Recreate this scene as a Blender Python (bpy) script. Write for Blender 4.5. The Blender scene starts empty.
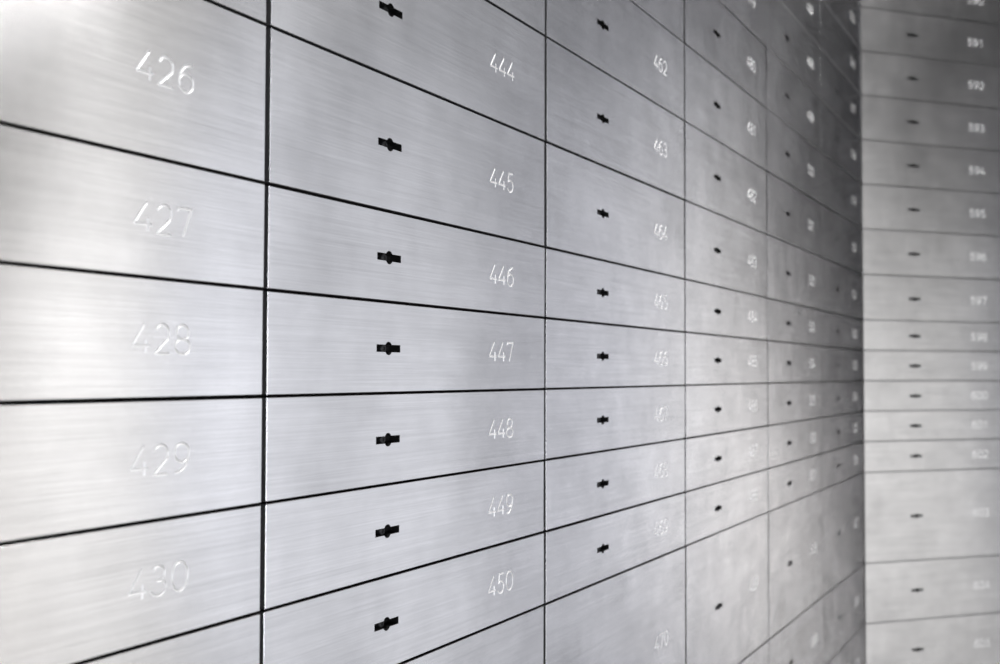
import bpy, bmesh, math, random
from mathutils import Vector, Matrix

rnd = random.Random(7)
scene = bpy.context.scene
COL = scene.collection
MM = 0.001

# ------------------------------------------------------------------ layout (millimetres on the wall, z = 0 is a seam at eye level)
EYE = 1.40                                   # metres above the floor
XL = [-300.0, 0.0, 300.0, 601.5, 898.3, 1191.9, 1494.2]          # column edges on the left wall
SEAM = {-7: 754.5, -6: 681.5, -5: 608.6, -4: 536.2, -3: 464.0, -2: 391.0, -1: 318.5, 0: 245.4, 1: 171.5, 2: 98.0,
        3: 49.08, 4: 0.0, 5: -48.94, 6: -97.9, 7: -147.3, 8: -292.4, 9: -388.1, 10: -484.5, 11: -580.5}
PHI = 0.82872                                # how far the right wall turns towards the room
GAP_V, GAP_H = 3.5, 1.5
DOOR_T = 14.0
KEY_X, NUM_X = 103.2, 234.8

# ------------------------------------------------------------------ materials
def new_mat(name):
    m = bpy.data.materials.new(name); m.use_nodes = True
    nt = m.node_tree; nt.nodes.clear()
    out = nt.nodes.new('ShaderNodeOutputMaterial')
    b = nt.nodes.new('ShaderNodeBsdfPrincipled')
    nt.links.new(b.outputs[0], out.inputs[0])
    return m, nt, b

def N(nt, t, **kw):
    n = nt.nodes.new(t)
    for k, v in kw.items():
        setattr(n, k, v)
    return n

def math_node(nt, op, a, b=None, c=None):
    n = N(nt, 'ShaderNodeMath', operation=op)
    for i, v in enumerate((a, b, c)):
        if v is None: continue
        if hasattr(v, 'links') or isinstance(v, bpy.types.NodeSocket): nt.links.new(v, n.inputs[i])
        else: n.inputs[i].default_value = v
    return n.outputs[0]

def brushed(name, base, rough, aniso, streak=1.0, smudge=1.0):
    m = bpy.data.materials.new(name); m.use_nodes = True
    nt = m.node_tree; nt.nodes.clear()
    L = nt.links
    b = N(nt, 'ShaderNodeBsdfAnisotropic', distribution='BECKMANN')
    L.new(b.outputs[0], N(nt, 'ShaderNodeOutputMaterial').inputs[0])
    tc = N(nt, 'ShaderNodeTexCoord')
    oi = N(nt, 'ShaderNodeObjectInfo')
    shift = N(nt, 'ShaderNodeVectorMath', operation='SCALE'); shift.inputs[0].default_value = (3.7, 1.3, 2.9)
    L.new(oi.outputs['Random'], shift.inputs['Scale'])
    add = N(nt, 'ShaderNodeVectorMath', operation='ADD')
    L.new(tc.outputs['Object'], add.inputs[0]); L.new(shift.outputs[0], add.inputs[1])
    def noise(scale, detail, sc=1.0, rgh=0.5):
        mp = N(nt, 'ShaderNodeMapping'); mp.inputs['Scale'].default_value = scale
        L.new(add.outputs[0], mp.inputs[0])
        n = N(nt, 'ShaderNodeTexNoise'); n.inputs['Scale'].default_value = sc
        n.inputs['Detail'].default_value = detail; n.inputs['Roughness'].default_value = rgh
        L.new(mp.outputs[0], n.inputs['Vector'])
        return n.outputs['Fac']
    fine = noise((14, 14, 1500), 3, 1.0, 0.6)
    wide = noise((7, 7, 330), 3, 1.0, 0.6)
    cloud = noise((9, 9, 14), 4, 1.0, 0.55)
    spots = noise((24, 24, 30), 3, 1.0, 0.5)
    # faint wiped smears, steeper than the brushing
    smear = noise((38, 38, 11), 3, 1.0, 0.5)
    lines = math_node(nt, 'ADD', math_node(nt, 'MULTIPLY', fine, 0.6), math_node(nt, 'MULTIPLY', wide, 0.4))
    bump = N(nt, 'ShaderNodeBump'); bump.inputs['Strength'].default_value = 0.35 * streak
    bump.inputs['Distance'].default_value = 0.00006
    L.new(lines, bump.inputs['Height'])
    L.new(bump.outputs[0], b.inputs['Normal'])
    # metal tint: slight streak-to-streak difference, slight smudges
    v = math_node(nt, 'MULTIPLY_ADD', lines, 0.42 * streak, 1.0 - 0.21 * streak)
    v = math_node(nt, 'MULTIPLY', v, math_node(nt, 'MULTIPLY_ADD', cloud, 0.46 * smudge, 1.0 - 0.23 * smudge))
    v = math_node(nt, 'MULTIPLY', v, math_node(nt, 'MULTIPLY_ADD', spots, 0.24 * smudge, 1.0 - 0.12 * smudge))
    v = math_node(nt, 'MULTIPLY', v, math_node(nt, 'MULTIPLY_ADD', smear, 0.14 * smudge, 1.0 - 0.07 * smudge))
    vs = N(nt, 'ShaderNodeVectorMath', operation='SCALE'); vs.inputs[0].default_value = base
    L.new(v, vs.inputs['Scale'])
    L.new(vs.outputs[0], b.inputs['Color'])
    r = math_node(nt, 'MULTIPLY_ADD', smear, 0.02 * smudge, rough - 0.01 * smudge)
    r = math_node(nt, 'ADD', r, math_node(nt, 'MULTIPLY_ADD', cloud, 0.02 * smudge, -0.01 * smudge))
    L.new(r, b.inputs['Roughness'])
    b.inputs['Anisotropy'].default_value = aniso
    vt = N(nt, 'ShaderNodeVectorTransform', vector_type='VECTOR', convert_from='OBJECT', convert_to='WORLD')
    vt.inputs[0].default_value = (1, 0, 0)
    L.new(vt.outputs[0], b.inputs['Tangent'])
    return m

def plain(name, base, rough, metallic=0.0):
    m, nt, b = new_mat(name)
    tc = N(nt, 'ShaderNodeTexCoord')
    n = N(nt, 'ShaderNodeTexNoise'); n.inputs['Scale'].default_value = 30; n.inputs['Detail'].default_value = 4
    nt.links.new(tc.outputs['Object'], n.inputs['Vector'])
    s = N(nt, 'ShaderNodeVectorMath', operation='SCALE'); s.inputs[0].default_value = base
    nt.links.new(math_node(nt, 'MULTIPLY_ADD', n.outputs['Fac'], 0.2, 0.9), s.inputs['Scale'])
    nt.links.new(s.outputs[0], b.inputs['Base Color'])
    b.inputs['Roughness'].default_value = rough; b.inputs['Metallic'].default_value = metallic
    return m

#PARAMS
ROUGH, ANISO = 0.25, 0.64
M_DOOR = brushed('brushed_steel', (0.76, 0.76, 0.775), ROUGH, ANISO)
M_CUT = plain('engraved_steel', (0.95, 0.95, 0.955), 0.42, 0.45)
M_LOCK = plain('dark_lock_steel', (0.014, 0.014, 0.014), 0.45, 0.0)
M_CORE = plain('lock_core_steel', (0.035, 0.036, 0.038), 0.5, 0.3)
M_EDGE = plain('gap_shade_door_edge', (0.06, 0.06, 0.062), 0.5)  # steel side faces darkened: the shade of the gaps is in this colour
M_RACK = plain('gap_shade_rack_steel', (0.006, 0.006, 0.006), 0.7)  # near black, so the deep shade behind the gaps is painted in
M_WALL = plain('painted_wall', (0.12, 0.12, 0.125), 0.7)
M_CEIL = plain('grey_ceiling', (0.05, 0.05, 0.05), 0.8)
M_FLOOR = plain('pale_stone_floor', (0.38, 0.375, 0.37), 0.5)

# ------------------------------------------------------------------ helpers
def link(name, me, parent=None, mats=()):
    o = bpy.data.objects.new(name, me)
    COL.objects.link(o)
    for m in mats: me.materials.append(m)
    if parent is not None: o.parent = parent
    return o

def mesh_from(bm, name):
    me = bpy.data.meshes.new(name); bm.to_mesh(me); bm.free()
    return me

def plate(w, h, t, ch):
    """a door plate: front at y = 0 with a small chamfer, body behind it (+y), x from 0 to w, z from 0 to h (metres)"""
    bm = bmesh.new()
    def ring(y, i):
        return [bm.verts.new((x, y, z)) for x, z in ((i, i), (w - i, i), (w - i, h - i), (i, h - i))]
    a, b, c = ring(0, ch), ring(ch, 0), ring(t, 0)
    bm.faces.new(a)
    for k, (p, q) in enumerate(((a, b), (b, c))):
        for i in range(4):
            j = (i + 1) % 4
            bm.faces.new((p[j], p[i], q[i], q[j])).material_index = 3 * k
    bm.faces.new(c[::-1]).material_index = 3
    bmesh.ops.recalc_face_normals(bm, faces=bm.faces[:])
    return bm

def tube(bm, pts, r, closed=False, seg=8, mat=0):
    """a round cutter swept along a flat polyline in the xz plane, y = 0"""
    n = len(pts)
    rings = []
    for i, p in enumerate(pts):
        if closed:
            d0 = (p - pts[i - 1]).normalized(); d1 = (pts[(i + 1) % n] - p).normalized()
        else:
            d0 = (p - pts[i - 1]).normalized() if i else (pts[1] - p).normalized()
            d1 = (pts[i + 1] - p).normalized() if i < n - 1 else d0
        t = (d0 + d1).normalized()
        k = 1.0 / max(0.55, t.dot(d1))
        side = Vector((-t.y, t.x)) * k
        rings.append([bm.verts.new((p.x + side.x * r * math.cos(a), -r * 0.35 + r * math.sin(a), p.y + side.y * r * math.cos(a)))
                      for a in [2 * math.pi * (s + 0.5) / seg for s in range(seg)]])
    m = n if closed else n - 1
    for i in range(m):
        A, B = rings[i], rings[(i + 1) % n]
        for s in range(seg):
            bm.faces.new((A[s], A[(s + 1) % seg], B[(s + 1) % seg], B[s])).material_index = mat
    if not closed:
        bm.faces.new(rings[0][::-1]).material_index = mat
        bm.faces.new(rings[-1]).material_index = mat

def arc(cx, cz, rx, rz, a0, a1, n):
    return [(cx + rx * math.cos(math.radians(a0 + (a1 - a0) * i / n)), cz + rz * math.sin(math.radians(a0 + (a1 - a0) * i / n))) for i in range(n + 1)]

def digit(ch, q):
    """single stroke engraver's digits in a box about 0.78 wide and 1 high: list of (points, closed)"""
    if ch == '0': return [(arc(.39, .5, .38, .5, 0, 360, 2 * q)[:-1], True)]
    if ch == '1': return [([(.2, .78), (.45, 1), (.45, 0)], False)]
    if ch == '2': return [(arc(.38, .68, .33, .32, 165, -30, q) + [(.04, 0)], False), ([(0, 0), (.72, 0)], False)]
    if ch == '3': return [(arc(.36, .74, .28, .26, 160, -90, q), False), (arc(.36, .27, .35, .27, 90, -160, q), False), ([(.28, .5), (.4, .5)], False)]
    if ch == '4': return [([(.56, 1), (0, .26)], False), ([(-.02, .25), (.8, .25)], False), ([(.6, .48), (.6, 0)], False)]
    if ch == '5': return [([(.68, 1), (.2, 1), (.12, .5)], False), (arc(.34, .32, .35, .32, 128, -155, q), False)]
    if ch == '6': return [(arc(.38, .32, .35, .32, 0, 360, 2 * q)[:-1], True), (arc(.62, .36, .58, .62, 182, 82, q), False)]
    if ch == '7': return [([(.06, .86), (.06, 1), (.72, 1), (.3, 0)], False)]
    if ch == '8': return [(arc(.38, .745, .29, .255, 0, 360, 2 * q)[:-1], True), (arc(.38, .26, .37, .26, 0, 360, 2 * q)[:-1], True)]
    if ch == '9': return [(arc(.4, .68, .35, .32, 0, 360, 2 * q)[:-1], True), (arc(.16, .64, .58, .62, 2, -98, q), False)]

def number_cutters(text, cx, cz, q, H=12.0, pitch=11.8, r=0.70):
    """one cutter mesh per round of strokes so that no cutter crosses itself"""
    rounds = {}
    x0 = cx - pitch * (len(text) - 1) / 2 - 0.38 * H
    for i, ch in enumerate(text):
        for k, (pts, closed) in enumerate(digit(ch, q)):
            P = [Vector(((x0 + i * pitch + px * H) * MM, (cz - H / 2 + pz * H) * MM)) for px, pz in pts]
            bm = rounds.setdefault(k, bmesh.new())
            tube(bm, P, r * MM, closed, 8, 1)
    return [rounds[k] for k in sorted(rounds)]

def keyhole_cutters(cx, cz):
    """slot 23 mm wide for the key bits with a round hole in its middle"""
    a = bmesh.new()
    bmesh.ops.create_cube(a, size=1, matrix=Matrix.Translation((cx * MM, 0, cz * MM)) @ Matrix.Diagonal((23.2 * MM, 14 * MM, 4.0 * MM, 1)))
    b = bmesh.new()
    bmesh.ops.create_cone(b, cap_ends=True, segments=24, radius1=3.65 * MM, radius2=3.65 * MM, depth=13 * MM,
                          matrix=Matrix.Translation((cx * MM, 0, cz * MM)) @ Matrix.Rotation(math.pi / 2, 4, 'X'))
    for bm in (a, b):
        for f in bm.faces: f.material_index = 2
    return [a, b]

def carve(bm, cutters):
    """cut the cutters out of the plate; the fresh faces keep the cutter's material index"""
    base = mesh_from(bm, 'plate')
    for m in (M_DOOR, M_CUT, M_LOCK, M_EDGE): base.materials.append(m)
    o = link('work', base)
    tmp = []
    for c in cutters:
        bmesh.ops.recalc_face_normals(c, faces=c.faces[:])
        me = mesh_from(c, 'cutter')
        for m in (M_DOOR, M_CUT, M_LOCK, M_EDGE): me.materials.append(m)
        co = link('cutter', me)
        md = o.modifiers.new('cut', 'BOOLEAN'); md.operation = 'DIFFERENCE'; md.solver = 'EXACT'; md.object = co
        tmp.append(co)
    dg = bpy.context.evaluated_depsgraph_get()
    res = bpy.data.meshes.new_from_object(o.evaluated_get(dg))
    for t in tmp + [o]:
        me = t.data
        bpy.data.objects.remove(t); bpy.data.meshes.remove(me)
    return res

def split(me, idx):
    """the faces of one material index as a mesh of their own"""
    bm = bmesh.new(); bm.from_mesh(me)
    keep = (0, 3) if idx == 0 else (idx,)
    bmesh.ops.delete(bm, geom=[f for f in bm.faces if f.material_index not in keep], context='FACES')
    for f in bm.faces: f.material_index = 1 if f.material_index == 3 else 0
    for v in [v for v in bm.verts if not v.link_faces]: bm.verts.remove(v)
    return mesh_from(bm, 'split')

def lock_core_mesh(cx, cz):
    """the round pin inside the keyhole, with a turned rim"""
    bm = bmesh.new()
    n = 20
    prof = [(0.0, 3.6), (1.0, 3.6), (1.15, 3.1), (2.1, 3.1), (2.5, 3.5), (2.5, 6.4)]     # radius, depth behind the front
    rings = []
    for r, y in prof:
        if r == 0:
            rings.append([bm.verts.new((cx * MM, y * MM, cz * MM))] * n)
        else:
            rings.append([bm.verts.new(((cx + r * math.cos(2 * math.pi * i / n)) * MM, y * MM, (cz + r * math.sin(2 * math.pi * i / n)) * MM)) for i in range(n)])
    for a, b in zip(rings, rings[1:]):
        for i in range(n):
            j = (i + 1) % n
            vs = [a[i], b[i], b[j]] if a[i] is a[j] else [a[i], b[i], b[j], a[j]]
            bm.faces.new(vs)
    bmesh.ops.recalc_face_normals(bm, faces=bm.faces[:])
    return mesh_from(bm, 'lock_core')

# ------------------------------------------------------------------ the boxes
def deposit_box(frame, x0, x1, row, number, label, group, q):
    """frame: matrix of the wall (x along it, -y into the room, z up); x0, x1 the column edges"""
    z1, z0 = SEAM[row], SEAM[row + 1]
    w, h = (x1 - x0 - GAP_V), (z1 - z0 - GAP_H)
    root = bpy.data.objects.new('safe_deposit_box', None)
    COL.objects.link(root)
    root.empty_display_size = 0.02
    j = Vector((rnd.uniform(-.06, .06), 0, rnd.uniform(-.12, .12)))
    mid = Matrix.Translation((w / 2 * MM, 0, h / 2 * MM))
    tilt = mid @ Matrix.Rotation(math.radians(rnd.gauss(0, .045)), 4, 'Z') @ Matrix.Rotation(math.radians(rnd.gauss(0, .12)), 4, 'X') @ mid.inverted()
    root.matrix_world = frame @ Matrix.Translation(Vector((x0 + GAP_V / 2 + j.x, rnd.uniform(-.06, .06), z0 + GAP_H / 2 + j.z)) * MM) @ tilt
    root['label'] = label; root['category'] = 'safe deposit box'; root['group'] = group
    kx, nx, cz = KEY_X - GAP_V / 2, NUM_X - GAP_V / 2, h / 2
    scale = (x1 - x0) / 300.0
    kx, nx = KEY_X * scale - GAP_V / 2, NUM_X * scale - GAP_V / 2
    cuts = number_cutters(number, nx, cz, q) + keyhole_cutters(kx, cz - 0.5)
    me = carve(plate(w * MM, h * MM, DOOR_T * MM, (0.18 if q > 6 else 0.12) * MM), cuts)
    door = link('door', split(me, 0), root, (M_DOOR, M_EDGE))
    num = link('engraved_number', split(me, 1), root, (M_CUT,))
    num['label'] = 'bright engraved number ' + number
    hole = link('keyhole', split(me, 2), root, (M_LOCK,))
    hole['label'] = 'black winged keyhole slot'
    link('lock_core', lock_core_mesh(kx, cz - 0.5), hole, (M_CORE,))
    bpy.data.meshes.remove(me)
    assert len(door.data.polygons) > 8 and max(p.area for p in door.data.polygons) > 1e-5, number
    return root

LEFT = Matrix.Translation((0, 0, EYE))
RIGHT = Matrix.Translation((XL[-1] * MM, 0, EYE)) @ Matrix.Rotation(-(math.pi / 2 - PHI), 4, 'Z')

ORD = ['', 'first', 'second', 'third', 'fourth', 'fifth', 'sixth', 'seventh', 'eighth', 'ninth', 'tenth', 'eleventh', 'twelfth', 'thirteenth', 'fourteenth']
def where(row):
    """a box's place in its column, counted from the tall box (row 7)"""
    if row == 7: return 'tall', 'tallest box'
    if row > 7: return 'larger', ('right' if row == 8 else ORD[row - 7]) + ' below the tallest box'
    return ('narrow' if row >= 2 else 'medium'), ('right' if row == 6 else ORD[7 - row]) + ' above the tallest box'

# (left edge, right edge, first row, last row, number of row 0, column phrase, stroke quality)
COLUMNS = [
    (0, 0, 6, 425, 'nearest column at the left picture edge', 10),
    (1, -1, 7, 444, 'column second from the left', 10),
    (2, -2, 7, 463, 'third column', 8),
    (3, -4, 8, 482, 'fourth column from the left', 6),
    (4, -6, 9, 501, 'fifth column from the left', 5),
    (5, -7, 9, 520, 'sixth column, against the corner', 5),
]
for c, r0, r1, n0, phrase, q in COLUMNS:
    for row in range(r0, r1 + 1):
        num = str(n0 + row)
        size, place = where(row)
        if c == 0:
            lab = 'brushed steel safe deposit box front engraved %s, in the nearest column' % num
            if row == r0: lab = 'cut off steel box front above the one engraved 426, in the nearest column'
            if row == r1: lab = 'cut off steel box front below the one engraved 430, in the nearest column'
        elif c == 1:
            lab = 'brushed steel safe deposit box with black keyhole and engraved number %s' % num
            if row == r0: lab = 'cut off steel box front above the box engraved 444, in the second column'
            if row == r1: lab = 'cut off steel box front below the box engraved 450, in the second column'
        elif c == 2 and row != 7:
            lab = 'steel deposit box engraved %s, %s in the third column' % (num, place)
        elif row == 7:
            lab = 'tallest steel deposit box in the %s' % phrase
        else:
            lab = '%s steel box, %s in the %s' % (size, place, phrase)
        deposit_box(LEFT, XL[c], XL[c + 1], row, num, lab, 'safe deposit boxes of the left wall', q)
for row in range(-6, 10):
    num = str(596 + row)
    size, place = where(row)
    if row == 7: lab = 'tallest steel deposit box in the right-hand wall, engraved 603'
    else: lab = '%s steel box, %s in the right-hand wall past the corner' % (size, place)
    deposit_box(RIGHT, 0, 300, row, num, lab, 'safe deposit boxes of the right wall', 6)

# ------------------------------------------------------------------ the setting
def struct(name, bm, mat):
    o = link(name, mesh_from(bm, name), None, (mat,))
    o['kind'] = 'structure'
    return o

def slab(frame, x0, x1, y0, y1, z0, z1):
    bm = bmesh.new()
    bmesh.ops.create_cube(bm, size=1, matrix=frame @ Matrix.Translation(((x0 + x1) / 2, (y0 + y1) / 2, (z0 + z1) / 2)) @ Matrix.Diagonal((x1 - x0, y1 - y0, z1 - z0, 1)))
    return bm

H_ROOM = 2.9
B0 = (DOOR_T + 0.6) * MM
struct('wall_left', slab(LEFT, -2.6, XL[-1] * MM + 0.004, B0, 0.12, -EYE, H_ROOM - EYE), M_RACK)
struct('wall_right', slab(RIGHT, 0.0, 2.4, B0, 0.12, -EYE, H_ROOM - EYE), M_RACK)
def courses(spans):
    """cut tall spans into front panels about as high as the boxes"""
    out = []
    for a, b, z0, z1 in spans:
        n = max(1, round((z1 - z0) / 84.0))
        out += [(a, b, z0 + (z1 - z0) * i / n, z0 + (z1 - z0) * (i + 1) / n) for i in range(n)]
    return out
def filler(name, frame, spans):
    """steel front panels that close the wall below and above the boxes"""
    bm = bmesh.new()
    for a, b, z0, z1 in courses(spans):
        p = plate((b - a - GAP_V) * MM, (z1 - z0 - GAP_H) * MM, DOOR_T * MM, 0.4 * MM)
        p.transform(frame @ Matrix.Translation(((a + GAP_V / 2) * MM, 0, (z0 + GAP_H / 2) * MM)))
        me = mesh_from(p, 'panel'); bm.from_mesh(me); bpy.data.meshes.remove(me)
    for f in bm.faces: f.material_index = min(f.material_index, 1)
    o = struct(name, bm, M_DOOR); o.data.materials.append(M_EDGE)
    return o
FLOOR_Z, CEIL_Z = -EYE / MM + 1, (H_ROOM - EYE) / MM - 1
filler('baseboard_left', LEFT, [(XL[c], XL[c + 1], FLOOR_Z, SEAM[r1 + 1]) for c, r0, r1, *_ in COLUMNS])
filler('trim_1', LEFT, [(XL[c], XL[c + 1], SEAM[r0], CEIL_Z) for c, r0, r1, *_ in COLUMNS])
filler('baseboard_right', RIGHT, [(0, 300, FLOOR_Z, SEAM[10])])
filler('wall_right_cladding', RIGHT, [(300 * i, 300 * i + 300, FLOOR_Z, CEIL_Z) for i in range(1, 8)])
filler('wall_left_cladding', LEFT, [(-300 * i - 300, -300 * i, FLOOR_Z, CEIL_Z) for i in range(1, 8)])
filler('trim_2', RIGHT, [(0, 300, SEAM[-6], CEIL_Z)])
RC = RIGHT @ Vector((2.4, 0, 0))
poly = [(-2.6, 0.12), (XL[-1] * MM, 0.12), (RC.x, RC.y), (RC.x + .1, -4.2), (1.7, -5.8), (-2.6, -5.8), (-4.2, -4.2), (-4.2, -1.5)]
def flat(z, t):
    bm = bmesh.new()
    a = [bm.verts.new((x, y, z)) for x, y in poly]; b = [bm.verts.new((x, y, z + t)) for x, y in poly]
    bm.faces.new(a); bm.faces.new(b[::-1])
    for i in range(len(a)):
        j = (i + 1) % len(a); bm.faces.new((a[i], a[j], b[j], b[i]))
    bmesh.ops.recalc_face_normals(bm, faces=bm.faces[:])
    return bm
struct('floor', flat(-0.06, 0.06), M_FLOOR)
struct('ceiling', flat(H_ROOM, 0.06), M_CEIL)
def wall(name, a, b, mat=M_WALL):
    d = Vector((b[0] - a[0], b[1] - a[1], 0)); n = Vector((d.y, -d.x, 0)).normalized() * 0.08
    bm = bmesh.new()
    A, B = Vector((a[0], a[1], 0)), Vector((b[0], b[1], 0))
    up = Vector((0, 0, H_ROOM))
    vs = [bm.verts.new(p) for p in (A, B, B + up, A + up)]
    ws = [bm.verts.new(p - n) for p in (A, B, B + up, A + up)]
    bm.faces.new(vs); bm.faces.new(ws[::-1])
    for i in range(4):
        j = (i + 1) % 4; bm.faces.new((vs[i], vs[j], ws[j], ws[i]))
    bmesh.ops.recalc_face_normals(bm, faces=bm.faces[:])
    struct(name, bm, mat)
wall('wall_east', poly[2], poly[3]); wall('wall_southeast', poly[3], poly[4]); wall('wall_south', poly[4], poly[5])
wall('wall_southwest', poly[5], poly[6]); wall('wall_west', poly[6], poly[7]); wall('wall_northwest', poly[7], poly[0])

# ------------------------------------------------------------------ light
def area(name, loc, target, sx, sy, power, color=(1, 1, 1)):
    d = bpy.data.lights.new(name, 'AREA'); d.shape = 'RECTANGLE'; d.size = sx; d.size_y = sy
    d.energy = power; d.color = color
    o = bpy.data.objects.new(name, d); COL.objects.link(o)
    o.location = loc
    o.rotation_euler = (Vector(target) - Vector(loc)).to_track_quat('-Z', 'Y').to_euler()
    return o
#LIGHTS
def radiance_area(name, loc, target, sx, sy, L, color=(1, 1, 1)):
    return area(name, loc, target, sx, sy, L * math.pi * sx * sy, color)
def added_wall_light(i, t0, t1, z0, z1, L, color=(1, 1, 1)):
    """an added, unseen upright light panel on the inner face of room wall i, from t0 to t1 along it"""
    p, q = Vector(poly[i]), Vector(poly[i + 1])
    d = q - p; n = Vector((d.y, -d.x)).normalized()
    m = p + d * (t0 + t1) / 2 + n * 0.03
    return radiance_area('added_wall_light', (m.x, m.y, (z0 + z1) / 2), (m.x + n.x, m.y + n.y, (z0 + z1) / 2), d.length * (t1 - t0), z1 - z0, L, color)
COOL, WARM, PALE = (0.97, 0.985, 1.035), (1.035, 1.0, 0.95), (1.015, 1.0, 0.97)
ADDED_LIGHTS = (  # unseen panels added to shape the reflections in the steel, no real fixtures
    # wall, from, to (share of its length), bottom, top, strength, tint
    (2, 0, .4, .02, 1.7, .78, COOL), (2, 0, .4, 1.7, 2.85, .55, COOL),
    (2, .4, .6, .02, 1.7, 1.08, COOL), (2, .4, .6, 1.7, 2.85, 1.02, COOL), 
    (2, .63, 1, .02, 1.7, 1.22, PALE), (2, .65, .95, 1.7, 2.85, 1.45, PALE),
    (3, 0, .167, .02, .4, 3.3, WARM), (3, 0, .167, .4, 1.7, 1.1, WARM),
    (3, .833, 1, .4, 1.7, .6, COOL),
    (4, 0, .167, .02, 1.7, 1.15, PALE), (4, .167, .333, .02, 1.7, 1.5, PALE), (4, .333, .5, .02, 1.7, 1.0, PALE), (4, .167, .5, 1.7, 2.85, .55, PALE),
    (4, .5, 1, .3, 1.45, 4.5, COOL), (5, .05, .95, .3, 1.45, 9.0, COOL), (6, .05, .5, .3, 1.45, 4.0, COOL))  # added on the far side to whiten the engraved strokes
for i, t0, t1, z0, z1, L, c in ADDED_LIGHTS:
    added_wall_light(i, t0, t1, z0, z1, L, c)
CEIL = H_ROOM - .03
radiance_area('added_ceiling_light', (1.1, -.8, CEIL), (1.1, -.8, 0), .4, .4, 6.4, PALE)  # this and the next ones: unseen panels added to brighten the upper doors
radiance_area('added_ceiling_light', (1.2, -1.2, CEIL), (1.2, -1.2, 0), .4, .4, 30.0, PALE)
radiance_area('added_ceiling_light', (1.8, -.9, CEIL), (1.8, -.9, 0), .9, .9, 1.1, PALE)
radiance_area('added_ceiling_light', (-.3, -.45, CEIL), (-.3, -.45, 0), 1.4, .35, 13.0)  # added to light the engraved grooves and top chamfers
#ENDLIGHTS

w = bpy.data.worlds.new('world'); scene.world = w; w.use_nodes = True
w.node_tree.nodes['Background'].inputs[0].default_value = (0.5, 0.5, 0.5, 1)
w.node_tree.nodes['Background'].inputs[1].default_value = 0.1

# ------------------------------------------------------------------ camera
cd = bpy.data.cameras.new('camera')
cam = bpy.data.objects.new('camera', cd); COL.objects.link(cam)
Rt, Dn, Fw = Vector((.46289497, -.88640717, .00325373)), Vector((.03270993, .01341321, -.99937488)), Vector((.88580941, .46271203, .03520323))
Mx = Matrix((Rt, -Dn, -Fw)).transposed().to_4x4()
Mx.translation = Vector((-1.39153524 * .3, -1.13172884 * .3, EYE + .03731155 * .3))
cam.matrix_world = Mx
cd.sensor_width = 36.0; cd.sensor_fit = 'HORIZONTAL'; cd.lens = 36.0 * 1.150
cd.clip_start = 0.01
cd.dof.use_dof = True
cd.dof.focus_distance = 0.66
cd.dof.aperture_fstop = 11.0
cd.dof.aperture_blades = 7
scene.camera = cam

vs = scene.view_settings
vs.view_transform = 'Standard'; vs.look = 'None'; vs.gamma = 1.0; vs.use_curve_mapping = False
vs.exposure = 0.0

cy = scene.cycles
cy.use_adaptive_sampling = False
cy.sample_clamp_indirect = 4.0
cy.use_denoising = True
cy.denoiser = 'OPENIMAGEDENOISE'
cy.denoising_input_passes = 'RGB_ALBEDO'
cy.denoising_prefilter = 'ACCURATE'
